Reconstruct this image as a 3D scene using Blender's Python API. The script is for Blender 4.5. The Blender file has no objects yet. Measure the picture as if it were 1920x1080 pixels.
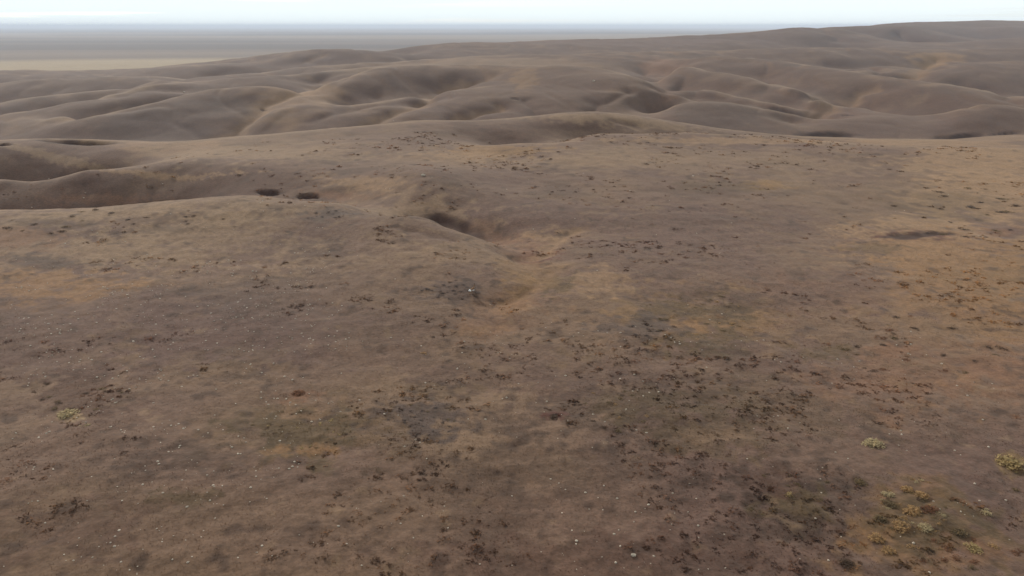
import bpy, bmesh, math, random
import numpy as np
from mathutils import Vector

# ------------------------------------------------------------------ camera, sky, sun, exposure
scene = bpy.context.scene
COL = scene.collection
CAM_Z = 32.0
FPX = 1500.0                      # focal length in pixels of a 1920 wide picture
PITCH = math.atan((540 - 48.5) / FPX)

cd = bpy.data.cameras.new("camera")
cam = bpy.data.objects.new("camera", cd)
COL.objects.link(cam)
cam.location = (0, 0, CAM_Z)
cam.rotation_euler = (math.pi / 2 - PITCH, 0, 0)
cd.sensor_width = 36
cd.lens = FPX / 1920 * 36
cd.clip_start = 0.5
cd.clip_end = 200000
scene.camera = cam

SUN_EL, SUN_AZ = 24.0, -30.0      # degrees; azimuth measured from +Y (view direction), negative = to the left
sd = bpy.data.lights.new("sun", "SUN")
sun = bpy.data.objects.new("sun", sd)
COL.objects.link(sun)
sd.energy = 3.4
sd.angle = math.radians(7)
sd.color = (1.0, 0.96, 0.90)
sdir = Vector((math.sin(math.radians(SUN_AZ)) * math.cos(math.radians(SUN_EL)),
               math.cos(math.radians(SUN_AZ)) * math.cos(math.radians(SUN_EL)),
               math.sin(math.radians(SUN_EL))))
sun.rotation_euler = (-sdir).to_track_quat('-Z', 'Y').to_euler()

world = bpy.data.worlds.new("World")
scene.world = world
world.use_nodes = True
wn, wl = world.node_tree.nodes, world.node_tree.links
wn.clear()
wo = wn.new("ShaderNodeOutputWorld")
bg = wn.new("ShaderNodeBackground")
sky = wn.new("ShaderNodeTexSky")
sky.sky_type = 'NISHITA'
sky.sun_disc = False
sky.sun_elevation = math.radians(SUN_EL)
sky.sun_rotation = math.radians(SUN_AZ)
sky.altitude = 900
# a thin bright overcast: the clear sky seen through streaky cloud
tc = wn.new("ShaderNodeTexCoord")
mp = wn.new("ShaderNodeMapping")
mp.inputs['Scale'].default_value = (1.6, 1.6, 70.0)
nz = wn.new("ShaderNodeTexNoise")
nz.inputs['Scale'].default_value = 1.6
nz.inputs['Detail'].default_value = 5
ramp = wn.new("ShaderNodeValToRGB")
ramp.color_ramp.elements[0].position = 0.36
ramp.color_ramp.elements[0].color = (0.38, 0.38, 0.38, 1)
ramp.color_ramp.elements[1].position = 0.60
ramp.color_ramp.elements[1].color = (0.74, 0.74, 0.74, 1)
mx = wn.new("ShaderNodeMix")
mx.data_type = 'RGBA'
mx.inputs[7].default_value = (9.3, 10.2, 10.3, 1)
wl.new(tc.outputs['Generated'], mp.inputs['Vector'])
wl.new(mp.outputs['Vector'], nz.inputs['Vector'])
wl.new(nz.outputs['Fac'], ramp.inputs['Fac'])
# cloud layers overlap more and more towards the horizon
sx = wn.new("ShaderNodeSeparateXYZ"); wl.new(tc.outputs['Generated'], sx.inputs[0])
hr = wn.new("ShaderNodeMapRange"); hr.interpolation_type = 'SMOOTHSTEP'
hr.inputs['From Min'].default_value = 0.0; hr.inputs['From Max'].default_value = 0.30
hr.inputs['To Min'].default_value = 0.50; hr.inputs['To Max'].default_value = 0.0
wl.new(sx.outputs['Z'], hr.inputs['Value'])
ad = wn.new("ShaderNodeMath"); ad.operation = 'ADD'; ad.use_clamp = True
wl.new(ramp.outputs['Color'], ad.inputs[0]); wl.new(hr.outputs['Result'], ad.inputs[1])
wl.new(ad.outputs[0], mx.inputs[0])
wl.new(sky.outputs['Color'], mx.inputs[6])
wl.new(mx.outputs[2], bg.inputs['Color'])
bg.inputs['Strength'].default_value = 0.1
wl.new(bg.outputs['Background'], wo.inputs['Surface'])

scene.view_settings.view_transform = 'Standard'
scene.view_settings.look = 'None'
scene.view_settings.exposure = 0.08
scene.view_settings.gamma = 1.0
scene.view_settings.use_curve_mapping = False
scene.render.engine = 'CYCLES'
scene.cycles.use_denoising = True
scene.cycles.max_bounces = 4
scene.cycles.diffuse_bounces = 2
scene.cycles.volume_bounces = 1

rng = np.random.default_rng(7)
random.seed(7)

def srgb(r, g, b):
    c = np.array([r, g, b], float) / 255.0
    return np.where(c <= 0.04045, c / 12.92, ((c + 0.055) / 1.055) ** 2.4)

def sstep(a, b, x):
    t = np.clip((x - a) / (b - a), 0, 1)
    return t * t * (3 - 2 * t)

# ------------------------------------------------------------------ noise
def _hash(ix, iy, seed):
    h = (ix.astype(np.int64) * 374761393 + iy.astype(np.int64) * 668265263 + seed * 1274126177) & 0xffffffff
    h = ((h ^ (h >> 13)) * 1274126177) & 0xffffffff
    h = (h ^ (h >> 16)) & 0xffffffff
    return h.astype(np.float64) / 4294967295.0

def noise(x, y, wl_, seed=0):
    """gradient noise, about -1..1, with feature size wl_"""
    x = x / wl_ + seed * 17.13
    y = y / wl_ - seed * 9.71
    ix, iy = np.floor(x), np.floor(y)
    fx, fy = x - ix, y - iy
    ux, uy = fx * fx * fx * (fx * (fx * 6 - 15) + 10), fy * fy * fy * (fy * (fy * 6 - 15) + 10)
    out = 0
    for dx in (0, 1):
        for dy in (0, 1):
            a = _hash(ix + dx, iy + dy, seed) * 2 * math.pi
            g = np.cos(a) * (fx - dx) + np.sin(a) * (fy - dy)
            w = (ux if dx else 1 - ux) * (uy if dy else 1 - uy)
            out = out + g * w
    return out * 1.5

# ------------------------------------------------------------------ where a picture point looks
def ray(u, v):
    a, b = (u - 960) / FPX, (540 - v) / FPX
    d = np.array([a, math.cos(PITCH) + b * math.sin(PITCH), -math.sin(PITCH) + b * math.cos(PITCH)])
    return d / d[1]

# ------------------------------------------------------------------ the lie of the land
# One profile per bearing: (picture row, distance) for what is seen, ('z', height, distance) for hidden ground.
Zt = 'z'
PROFILES = {
 -140: [(Zt,.3,60),(Zt,.6,90),(540,97),(425,128),(400,138),(Zt,-13,171),(388,183),(345,195),(Zt,-14,213),(296,237),(288,300),(278,395),
        (245,450),(220,520),(Zt,-34,600),(190,700),(Zt,-40,830),(158,940),(Zt,-46,1100),(140,1500),(134,1700)],
 0:    [(Zt,.2,42),(Zt,.2,60),(Zt,.2,75),(540,97),(440,122),(399,136),(Zt,-7,154),(Zt,-13,171),(386,183),(360,189),(337,195),(Zt,-14,213),(321,228),(289,237),(285,320),(276,385),
        (262,410),(240,450),(218,520),(Zt,-34,580),(187,660),(Zt,-36,740),(157,900),(Zt,-46,1050),(142,1350),(134,1650)],
 160:  [(Zt,.2,42),(Zt,.2,60),(Zt,.2,75),(540,97),(430,124),(391,139),(Zt,-6,156),(Zt,-12,173),(380,184),(345,191),(318,197),(Zt,-13,214),(311,228),(285,238),(278,330),(268,385),
        (255,415),(235,450),(198,535),(Zt,-32,600),(182,660),(Zt,-36,740),(162,840),(Zt,-40,950),(146,1150),(Zt,-54,1400),(135,1750)],
 320:  [(Zt,.1,42),(Zt,.1,60),(Zt,.2,75),(540,96),(430,123),(375,144),(Zt,-4.8,160),(Zt,-10,176),(364,187),(335,194),(308,201),(298,224),(283,240),(266,264),(Zt,-20,340),(264,385),
        (250,420),(215,480),(176,560),(Zt,-28,640),(160,720),(Zt,-32,850),(150,960),(Zt,-42,1150),(133,1400),(124,1900)],
 480:  [(Zt,0,42),(Zt,0,60),(Zt,.1,75),(540,96),(430,123),(366,149),(Zt,-3.5,164),(358,178),(340,184),(318,192),(300,202),(290,216),(270,240),(253,264),(Zt,-22,360),(256,400),
        (240,425),(205,470),(172,535),(150,600),(134,700),(Zt,-20,800),(122,1000),(Zt,-26,1150),(106,1400),(Zt,-48,1700)],
 640:  [(Zt,-.1,42),(Zt,0,60),(Zt,0,75),(540,95),(430,122),(380,141),(Zt,-2.6,156),(370,168),(350,174),(330,183),(305,200),(275,228),(258,248),(239,270),(Zt,-22,370),(Zt,-23,400),
        (225,440),(195,480),(165,540),(140,620),(130,690),(Zt,-18,800),(118,950),(Zt,-22,1150),(91,1400),(Zt,-45,1750)],
 800:  [(Zt,-.1,42),(Zt,0,60),(Zt,0,75),(540,95),(440,119),(408,129),(Zt,-2.8,141),(392,150),(360,158),(328,169),(310,184),(290,206),(265,236),(245,254),(227,278),(Zt,-20,370),(Zt,-23,400),
        (215,445),(190,490),(165,540),(140,610),(129,690),(Zt,-16,800),(108,1000),(Zt,-20,1250),(93,1500),(Zt,-28,1750),(85,2200),(Zt,-50,2700)],
 880:  [(Zt,-.1,42),(Zt,0,60),(Zt,0,72),(600,84),(540,95),(460,113),(436,122),(Zt,-2.3,131),(418,139),(385,150),(340,168),(313,188),(290,211),(275,226),(Zt,-1.5,242),(240,262),(227,284),(Zt,-20,370),(Zt,-23,400),
        (210,455),(180,510),(140,590),(126,650),(Zt,-14,780),(106,1000)],
 960:  [(Zt,-.1,42),(Zt,0,60),(Zt,0,72),(600,85),(550,93),(480,107),(465,113),(445,127),(400,142),(350,167),(315,188),(290,208),(269,226),(Zt,-4.6,246),(246,262),(225,277),(Zt,-20,370),(Zt,-23,400),
        (205,455),(180,510),(145,580),(124,645),(Zt,-14,780),(103,1050),(Zt,-14,1300),(84,1800),(79,2250),(Zt,-50,2900)],
 1120: [(Zt,0,42),(Zt,0,60),(Zt,.1,75),(540,97),(450,123),(400,142),(350,166),(300,197),(270,222),(250,243),(Zt,-5,262),(232,277),(211,291),(Zt,-20,370),(Zt,-23,400),
        (200,460),(175,520),(140,590),(125,645),(Zt,-16,760),(101,1050),(Zt,-14,1300),(88,1700),(75,2400),(Zt,-50,3200)],
 1280: [(Zt,0,42),(Zt,.1,60),(Zt,.1,75),(540,97),(450,123),(400,142),(350,166),(300,197),(265,227),(248,246),(Zt,-4.6,266),(238,285),(230,298),(Zt,-20,370),(Zt,-23,405),
        (225,440),(193,475),(Zt,-20,530),(160,600),(145,660),(120,820),(98,1100),(Zt,-12,1350),(86,1900),(68,2600),(Zt,-40,3300)],
 1440: [(Zt,.1,42),(Zt,.2,60),(Zt,.2,75),(540,97),(450,123),(400,142),(350,166),(300,197),(268,224),(254,242),(Zt,-6,262),(251,290),(Zt,-18,345),(254,405),
        (240,425),(198,480),(Zt,-24,540),(165,620),(140,720),(112,850),(Zt,-10,1000),(93,1200),(Zt,-12,1450),(86,1950),(57,2650),(Zt,-30,3400)],
 1600: [(Zt,.1,42),(Zt,.2,60),(Zt,.2,75),(540,97),(450,123),(400,142),(350,166),(300,196),(271,220),(Zt,-3.4,245),(262,270),(259,300),(Zt,-18,350),(257,405),
        (246,425),(218,475),(195,520),(165,600),(133,700),(Zt,-18,850),(108,1100),(90,1350),(Zt,-12,1650),(85,2100),(49,2800),(Zt,-20,3500)],
 1760: [(Zt,.1,42),(Zt,.2,60),(Zt,.2,75),(540,97),(450,123),(400,142),(350,166),(300,195),(277,216),(Zt,-3,238),(265,268),(261,300),(Zt,-18,350),(258,405),
        (240,432),(206,478),(192,520),(156,580),(Zt,-16,690),(130,800),(112,1050),(91,1350),(Zt,-12,1650),(84,2100),(56,2700),(Zt,-6,3200),(40,3900),(Zt,0,5200)],
 1920: [(Zt,.1,42),(Zt,.2,60),(Zt,.2,75),(540,97),(450,123),(400,142),(350,165),(300,193),(280,212),(Zt,-3,235),(262,268),(252,300),(Zt,-18,350),(254,405),
        (235,428),(204,462),(190,520),(Zt,-24,600),(160,700),(118,1000),(91,1350),(Zt,-12,1650),(80,2200),(Zt,10,2700),(41,3900),(Zt,0,5200)],
 2060: [(Zt,.1,42),(Zt,.2,70),(540,97),(450,123),(400,142),(300,193),(Zt,-3,235),(255,290),(Zt,-18,350),(252,405),(210,455),(185,530),(Zt,-22,650),(118,1000),(91,1350),(80,2200),(44,3900),(Zt,0,5200)],
}
def zbase(r):
    return -31 * sstep(math.log(330), math.log(1200), np.log(np.maximum(r, 1)))

# The range beyond the creek: crest lines as (picture column, row, distance), each with the drop behind it in metres
CREST_LINES = [
 ([(1215,222,430),(1240,205,448),(1272,195,458),(1340,190,462),(1400,196,460),(1470,207,450),(1520,217,440)], 1.6),
 ([(1480,231,425),(1590,218,440),(1652,212,450),(1700,217,445),(1770,228,430)], .5),
 ([(1775,214,436),(1802,205,446),(1840,197,452),(1865,195,455),(1902,199,452),(1960,206,448),(2060,212,444)], 1.4),
 ([(130,232,425),(180,220,435),(225,207,450),(290,196,465),(325,182,480),(365,174,495),(420,169,510),(470,161,530)], 4.0),
 ([(-140,222,480),(0,215,490),(50,207,500),(100,195,515),(150,182,530),(200,174,545),(250,160,570),(300,153,585)], 4.5),
 ([(-140,200,570),(0,195,580),(30,186,590),(75,178,600),(150,170,615),(230,157,640),(300,148,660)], 5.0),
 ([(-140,165,700),(0,157,710),(40,150,720),(68,145,730),(160,144,745),(330,142,760),(400,139,770)], 6.0),
 ([(498,192,450),(530,180,465),(562,168,485),(600,156,515),(640,145,550),(680,135,575),(720,127,600),(780,122,620),(855,121,630),(930,122,625),(1000,122,612),(1060,121,604),(1110,122,598),
   (1150,130,575),(1185,140,545),(1235,157,505),(1285,175,475),(1330,186,458)], 5.0),
 ([(620,207,440),(660,199,450),(705,187,465),(755,178,480),(800,172,490)], .4),
 ([(752,200,446),(780,187,462),(805,177,476),(855,165,500)], 1.6),
 ([(330,157,620),(375,150,640),(480,143,665),(540,139,690),(600,132,715),(700,123,760),(780,115,800)], 5.0),
 ([(420,140,790),(480,135,800),(555,126,815),(630,120,830),(730,115,845),(805,110,855),(905,105,865),(1060,101,880),(1135,97,890),(1280,96,900),(1350,96,910)], 6.0),
 ([(-140,137,880),(0,134,890),(80,137,890),(160,138,900),(250,132,915),(330,124,930),(400,119,940),(440,117,950)], 7.0),
 ([(400,117,1000),(440,112,1010),(500,103,1020),(555,95,1030),(605,92,1035),(655,92,1035),(717,95,1030),(780,101,1015)], 14.0),
 ([(740,93,1180),(805,83,1200),(855,80,1220),(960,78,1260),(1073,75,1300),(1207,72,1360),(1280,68,1400),(1350,64,1430),(1400,61,1450),(1440,57,1470),(1490,52,1480),(1515,52,1480),(1545,55,1475),(1590,58,1470)], 16.0),
 ([(1255,160,540),(1305,157,540),(1347,169,520),(1400,181,500),(1460,190,480),(1520,204,460)], 1.5),
 ([(1230,125,660),(1290,126,650),(1360,135,610),(1440,147,565),(1500,163,520),(1540,180,485)], 4.0),
 ([(1300,108,780),(1363,104,790),(1440,112,740),(1515,122,690),(1590,132,645),(1665,145,595),(1715,154,565),(1765,160,545),(1815,166,525),(1865,177,500),(1920,191,475),(1990,204,455)], 5.5),
 ([(1600,120,780),(1680,124,760),(1760,122,750),(1840,116,760),(1920,113,770),(2060,110,780)], 4.0),
 ([(1360,93,950),(1440,91,960),(1515,88,970),(1600,89,975),(1690,92,970),(1765,94,965),(1840,92,970),(1920,88,980),(2060,85,1000)], 8.0),
 ([(1530,62,1600),(1565,52,1620),(1640,47,1650),(1715,50,1640),(1740,54,1620),(1765,62,1590),(1815,71,1560),(1870,76,1540)], 12.0),
 ([(1640,75,1330),(1700,80,1320),(1800,79,1330),(1870,72,1350),(1920,70,1360),(2060,68,1380)], 7.0),
 ([(1600,50,2000),(1690,42,2050),(1760,40,2100),(1860,38,2150),(1920,40,2150),(2060,42,2150)], 20.0),
]
def creek_row(u):
    return float(np.interp(u, [-140, 0, 160, 320, 480, 800, 960, 1280, 1440, 1600, 1760, 1920, 2060], [280, 276, 268, 264, 256, 250, 250, 250, 254, 257, 258, 254, 252]))
def column_far(u):
    hit = []
    for line, drop in CREST_LINES:
        a = np.array(line, float)
        if a[0, 0] <= u <= a[-1, 0]:
            e = min(1.0, min(u - a[0, 0], a[-1, 0] - u) / 45 + .25) if -100 < a[0, 0] or u > a[-1, 0] - 200 else 1.0
            hit.append((float(np.interp(u, a[:, 0], a[:, 2])), float(np.interp(u, a[:, 0], a[:, 1])), drop * e))
    hit.sort()
    keep = []
    for h in hit:
        if not keep or (h[1] < keep[-1][1] - 1 and h[0] > keep[-1][0] * 1.025):
            keep.append(h)
    out = [(creek_row(u), 398)]
    y0, z0 = 398, CAM_Z + ray(u, creek_row(u))[2] * 398
    for i, (Y, v, drop) in enumerate(keep):
        z1 = CAM_Z + ray(u, v)[2] * Y
        if math.log(Y / y0) > .10 and z1 > z0 + 1:      # faces bulge a little instead of hollowing out
            out.append((Zt, z0 + (z1 - z0) * .66, y0 + (Y - y0) * .5))
        out.append((v, Y))
        t = -ray(u, v)[2]
        Yn = keep[i + 1][0] if i + 1 < len(keep) else Y * 1.35
        Yd = Y + (.38 if i + 1 < len(keep) else .8) * (Yn - Y)
        y0, z0 = Yd, max(CAM_Z - t * Yd - drop, -31.5)
        out.append((Zt, z0, Yd))
    for r in (1.5, 2.2):
        Y = max(keep[-1][0] * r, 1150)
        out.append((Zt, -31.0, Y))
    return out

pts = []
ALL = [(u, [p for p in prof if p[-1] < 400]) for u, prof in PROFILES.items()] + [(u, column_far(u)) for u in list(range(-140, 2061, 44))]
for u, prof in ALL:
    for p in prof:
        # bearing of the column is fixed by the picture column at each row
        if p[0] == Zt:
            _, z, Y = p
            b = (CAM_Z - z) / Y
            up = math.tan(PITCH - math.atan(b))
            d = ray(u, 540 - up * FPX)
        else:
            v, Y = p
            d = ray(u, v)
            z = CAM_Z + d[2] * Y
        x = d[0] * Y
        r = math.hypot(x, Y)
        pts.append((math.atan2(x, Y), math.log(r), (z - zbase(r)) / r))
for th in np.linspace(-0.8, 0.8, 9):
    pts.append((th, math.log(12), 0.0)); pts.append((th, math.log(22), 0.0))
    for r in (7500, 12000, 22000):
        pts.append((th, math.log(r), 0.0))
for th in np.linspace(-0.8, 0.05, 8):
    for r in (2300, 3300, 4800):
        pts.append((th, math.log(r), 0.0))
pts = np.array(pts)
PX, PV = pts[:, :2], pts[:, 2]
def tps(d2):
    return 0.5 * d2 * np.log(d2 + 1e-12)
n = len(PX)
K = tps(((PX[:, None] - PX[None]) ** 2).sum(-1)) + np.eye(n) * 2e-5
P = np.hstack([np.ones((n, 1)), PX])
A = np.block([[K, P], [P.T, np.zeros((3, 3))]])
sol = np.linalg.solve(A, np.concatenate([PV, np.zeros(3)]))
# the smooth land sampled once on a grid, read back with cubic-ish (smooth bilinear) interpolation
GT = np.linspace(-0.80, 0.80, 340)
GL = np.linspace(math.log(8), math.log(24000), 780)
gt, gl = np.meshgrid(GT, GL, indexing='ij')
flat = np.stack([gt.ravel(), gl.ravel()], 1)
G = np.empty(len(flat))
for i in range(0, len(flat), 60000):
    q = flat[i:i + 60000]
    d2 = ((q[:, None, 0] - PX[None, :, 0]) ** 2 + (q[:, None, 1] - PX[None, :, 1]) ** 2)
    G[i:i + 60000] = tps(d2) @ sol[:n] + sol[n] + q @ sol[n + 1:]
G = G.reshape(gt.shape)

def land(x, y):
    """smooth ground height from the profiles alone"""
    r = np.hypot(x, y)
    th = np.arctan2(x, y)
    a = (np.clip(th, -0.79, 0.79) + 0.80) / 1.60 * (len(GT) - 1)
    b = (np.log(np.clip(r, 8.1, 23900)) - GL[0]) / (GL[-1] - GL[0]) * (len(GL) - 1)
    ia, ib = np.minimum(a.astype(int), len(GT) - 2), np.minimum(b.astype(int), len(GL) - 2)
    fa, fb = a - ia, b - ib
    g = (G[ia, ib] * (1 - fa) * (1 - fb) + G[ia + 1, ib] * fa * (1 - fb) + G[ia, ib + 1] * (1 - fa) * fb + G[ia + 1, ib + 1] * fa * fb)
    side = 1 - sstep(0.75, 1.5, np.abs(th))
    g = g * side * (1 - sstep(5500, 9000, r))
    return zbase(r) + g * r

def shoot(u, v, height, rmin=20, rmax=30000, nstep=1600):
    """first point of the ground along the line of sight of picture point (u, v)"""
    d = ray(u, v)
    Y = np.exp(np.linspace(math.log(rmin), math.log(rmax), nstep))
    h = CAM_Z + d[2] * Y - height(d[0] * Y, Y)
    k = np.nonzero(h <= 0)[0]
    if not len(k):
        return None
    k = k[0]
    if k == 0:
        return np.array([d[0] * Y[0], Y[0]])
    t = h[k - 1] / (h[k - 1] - h[k])
    y = Y[k - 1] + (Y[k] - Y[k - 1]) * t
    return np.array([d[0] * y, y])

# ------------------------------------------------------------------ draws, gullies, cut banks
# (picture points, half width m, depth m, floor colour, colour strength)
GULLIES = [
 ([(436,246),(452,225),(478,205),(510,184),(560,160),(610,143)], 15, 4.2, 'straw', .9),
 ([(690,232),(725,215),(760,197),(800,180),(835,163),(870,150)], 13, 3.6, 'straw', .8),
 ([(842,160),(880,150),(915,138),(935,132)], 10, 2.0, 'straw', .4),
 ([(600,215),(660,198),(720,187)], 10, 1.6, 'brown', .2),
 ([(858,223),(872,212),(895,202),(930,194)], 9, 3.2, 'straw', .8),
 ([(1008,214),(1002,200),(985,185)], 5, 1.8, 'brown', .5),
 ([(1112,208),(1120,190),(1150,176),(1180,168)], 8, 2.2, 'brown', .4),
 ([(1225,208),(1245,203),(1258,200)], 6, 1.8, 'brown', .5),
 ([(1255,170),(1228,140),(1213,122),(1222,108)], 14, 2.6, 'rust', .6),
 ([(1480,204),(1420,195),(1360,180),(1310,168),(1270,152)], 12, 2.4, 'brown', .3),
 ([(1545,218),(1535,200),(1560,183),(1600,172),(1640,162)], 12, 3.0, 'straw', .7),
 ([(1545,200),(1515,188),(1480,175),(1450,160),(1430,135)], 12, 2.2, 'brown', .2),
 ([(1700,138),(1722,128),(1745,117),(1758,108)], 18, 4.0, 'gold', .9),
 ([(1700,140),(1660,137),(1600,125),(1560,120)], 12, 2.5, 'brown', .3),
 ([(1905,188),(1890,178),(1850,166),(1810,158)], 10, 2.5, 'brown', .4),
 ([(110,228),(190,214),(250,200),(300,186)], 10, 1.6, 'straw', .3),
 ([(30,204),(110,190),(200,174),(290,160)], 16, 3.0, 'brown', .1),
 ([(180,176),(230,160),(330,146),(400,138)], 22, 3.0, 'brown', .1),
 ([(560,146),(620,136),(680,130)], 16, 2.5, 'brown', .2),
 ([(1716,77),(1700,66),(1690,58)], 30, 7.0, 'brown', .1),
 ([(1580,72),(1570,64),(1562,57)], 30, 6.0, 'brown', .1),
 ([(580,112),(590,104),(600,98)], 14, 3.0, 'straw', .5),
 # the draw in the foreground
 ([(1000,468),(985,485),(975,520),(952,550)], 6.0, 1.35, 'gold', .5),
 ([(952,550),(925,575),(885,608)], 5.0, .45, 'rust', .4),
 ([(985,462),(930,440),(880,422)], 4.5, 1.2, 'rust', .45),
 ([(1010,462),(1040,440),(1090,428)], 3.6, .8, 'straw', .55),
 # lines across the left hillside and the right shoulder
 ([(745,425),(800,436),(850,445)], 1.3, .32, 'brown', .5),
 ([(1190,237),(1165,230),(1150,226)], 3.0, .9, 'brown', .6),
]
# cut banks: centre, half width px, half height px, depth m, tilt (rise of the right end in px)
BANKS = [
 (148,264,92,10,2.4,10),(8,272,20,4,1.4,0),(504,361,27,6,1.0,0),(578,368,28,8,1.2,0),
 (850,419,68,13,.8,-30),(1706,441,58,10,.4,0),(1755,436,40,8,.3,-4),(965,183,10,3.5,1.5,0),(1548,253,66,3.5,1.4,0),
 (1800,256,56,4,1.5,8),(1885,250,36,3,1.2,5),(1590,212,20,2,.7,-4),(1462,197,26,2.5,.8,-7),
 (1815,163,14,2,1,0),(1012,207,5,7,1,0),(493,189,8,3,1,0),
(1700,137,10,1.5,.8,0),(1245,204,14,2,1,4),
]
PAL = {
 'base': srgb(120,99,84), 'warm': srgb(128,107,84), 'tan': srgb(152,131,103), 'straw': srgb(164,138,104),
 'gold': srgb(150,121,80), 'orange': srgb(152,120,82), 'rust': srgb(136,104,80), 'brown': srgb(94,71,59),
 'dark': srgb(72,56,47), 'olive': srgb(94,79,54), 'soil': srgb(60,34,27), 'maroon': srgb(98,60,52),
 'grey': srgb(88,76,70), 'green': srgb(140,118,82), 'pale': srgb(184,166,128), 'mauve': srgb(108,87,78),
}
PAL = {k: c * np.array([.635, .53, .495]) for k, c in PAL.items()}
gull = []
for line, w, dep, colr, cs in GULLIES:
    g2 = [shoot(u, v, land) for u, v in line]
    g2 = [p for p in g2 if p is not None]
    if len(g2) > 1:
        gull.append((np.array(g2), w * (.85 if w > 6 else 1), dep, colr, cs))

def polydist(x, y, line):
    d = np.full(x.shape, 1e9)
    for a, b in zip(line[:-1], line[1:]):
        ab = b - a
        L = ab @ ab
        if L < 1e-6 or math.sqrt(L) > 900:
            continue
        t = np.clip(((x - a[0]) * ab[0] + (y - a[1]) * ab[1]) / L, 0, 1)
        d = np.minimum(d, np.hypot(x - a[0] - t * ab[0], y - a[1] - t * ab[1]))
    return d

def patch_frame(u, v, ru, rv, tilt=0, slim=9):
    """centre and the two half axes, on the ground, of an oval seen at a picture point"""
    c = shoot(u, v, land)
    if c is None:
        return None
    R = shoot(u + ru, v - tilt / 2, land)
    n_, f_ = shoot(u, v + rv, land), shoot(u, v - rv, land)
    r0 = math.hypot(*c)
    e1 = R - c if R is not None and abs(math.hypot(*R) - r0) < 0.25 * r0 else np.array([ru / FPX * c[1], 0])
    if n_ is None or f_ is None or np.hypot(*(f_ - n_)) > 0.4 * r0:
        e2 = (n_ - c) if n_ is not None else c * 0.03
        e2 = -e2
    else:
        e2 = (f_ - n_) / 2
    l1, l2 = np.hypot(*e1), np.hypot(*e2)
    if l2 > slim * l1:
        e2 = e2 * (slim * l1 / l2)
    return c, e1, e2

def oval(x, y, fr):
    c, e1, e2 = fr
    det = e1[0] * e2[1] - e1[1] * e2[0]
    dx, dy = x - c[0], y - c[1]
    a = (dx * e2[1] - dy * e2[0]) / det
    b = (e1[0] * dy - e1[1] * dx) / det
    return a, b

banks = []
for u, v, ru, rv, dep, tilt in BANKS:
    fr = patch_frame(u, v, ru, rv, tilt, .45 if v < 270 and ru < 80 else .6)
    if fr is not None:
        banks.append((fr, dep))

def crease(x, y):
    """0..1 along narrow branching drainage lines"""
    wx, wy = x + 16 * noise(x, y, 45, 23), y + 16 * noise(x, y, 45, 24)
    n1 = noise(wx * 1.2 + wy * .45, wy * .5 - wx * .2, 62, 25)
    n2 = noise(wx * 1.1 - wy * .3, wy * .6 + wx * .2, 34, 26)
    gate = sstep(-.15, .25, noise(x, y, 120, 27))
    return np.exp(-(n1 / .085) ** 2) * gate + .45 * np.exp(-(n2 / .09) ** 2) * (1 - .5 * gate)

def height(x, y, spacing=None):
    x = np.asarray(x, float); y = np.asarray(y, float)
    r = np.hypot(x, y)
    z = land(x, y)
    if spacing is None:
        spacing = 0.0 * r
    near = 1 - sstep(330, 520, r)
    far = (1 - near)
    def oct(wl_, amp, seed, mask=1.0):
        f = 1 - sstep(wl_ / 5.0, wl_ / 2.2, spacing)
        return noise(x, y, wl_, seed) * amp * f * mask
    vis = 1 - sstep(9000, 16000, r)
    z = z + oct(55, .45, 1, near) + oct(26, .28, 2, near) + oct(12, .13, 3, near)
    z = z + oct(6.1, .09, 4, near) + oct(3.1, .10, 5, near) + oct(1.55, .085, 6, near) + oct(.8, .045, 7, near)
    hill = far * (1 - 0.75 * sstep(1200, 1800, r) * (np.arctan2(x, y) < 0.1))
    wx, wy = x + 22 * noise(x, y, 90, 21), y + 22 * noise(x, y, 90, 22)
    z = z - np.abs(noise(wx * 1.35 + wy * 0.5, wy * 0.55 - wx * 0.3, 85, 11)) * 1.3 * hill * (1 - sstep(60, 90, spacing))
    z = z + oct(150, 1.0, 12, hill) + oct(40, .7, 13, hill) + oct(18, .4, 14, hill) + oct(8, .18, 17, hill)
    z = z + noise(x, y, 1900, 15) * 9 * sstep(4500, 9000, r) * vis
    z = z + noise(x, y, 300, 16) * 9 * sstep(0.85, 1.4, np.abs(np.arctan2(x, y))) * sstep(150, 600, r) * vis
    if far.max() > 0:
        z = z - .8 * crease(x, y) * far * (1 - sstep(14, 26, spacing))
    for line, w, dep, _, _ in gull:
        m = (np.abs(x - line[:, 0].mean()) < np.ptp(line[:, 0]) + 8 * w) & (np.abs(y - line[:, 1].mean()) < np.ptp(line[:, 1]) + 8 * w)
        if m.any():
            xs, ys = x[m], y[m]
            jx, jy = xs + w * .6 * noise(xs, ys, w * 2.2, 31), ys + w * .6 * noise(xs, ys, w * 2.2, 32)
            dd = polydist(jx, jy, line) / w
            z[m] = z[m] - dep * (1.25 if w > 6 else 1) * np.exp(-dd ** 1.3) * (1 - sstep(2, 4, dd))
    for fr, dep in banks:
        a, b = oval(x, y, fr)
        m = (np.abs(a) < 1.6) & (np.abs(b) < 2.5)
        if m.any():
            q = np.sqrt(a[m] ** 2 + b[m] ** 2) + .22 * noise(x[m], y[m], np.hypot(*fr[2]) * 1.3, 41)
            z[m] = z[m] - dep * (1 - sstep(.3, .95, q))
    return z

def hpoint(x, y):
    return height(np.atleast_1d(float(x)), np.atleast_1d(float(y)))

def at(u, v):
    """a point on the finished ground, with the fine relief"""
    p = shoot(u, v, land, 22, 6000, 900)
    if p is None:
        return None
    q = shoot(u, v, lambda X, Y: height(X, Y, np.full(X.shape, 0.02)), p[1] * .93, p[1] * 1.08, 60)
    if q is not None: p = q
    return (p[0], p[1], float(hpoint(p[0], p[1])[0]))

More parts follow.
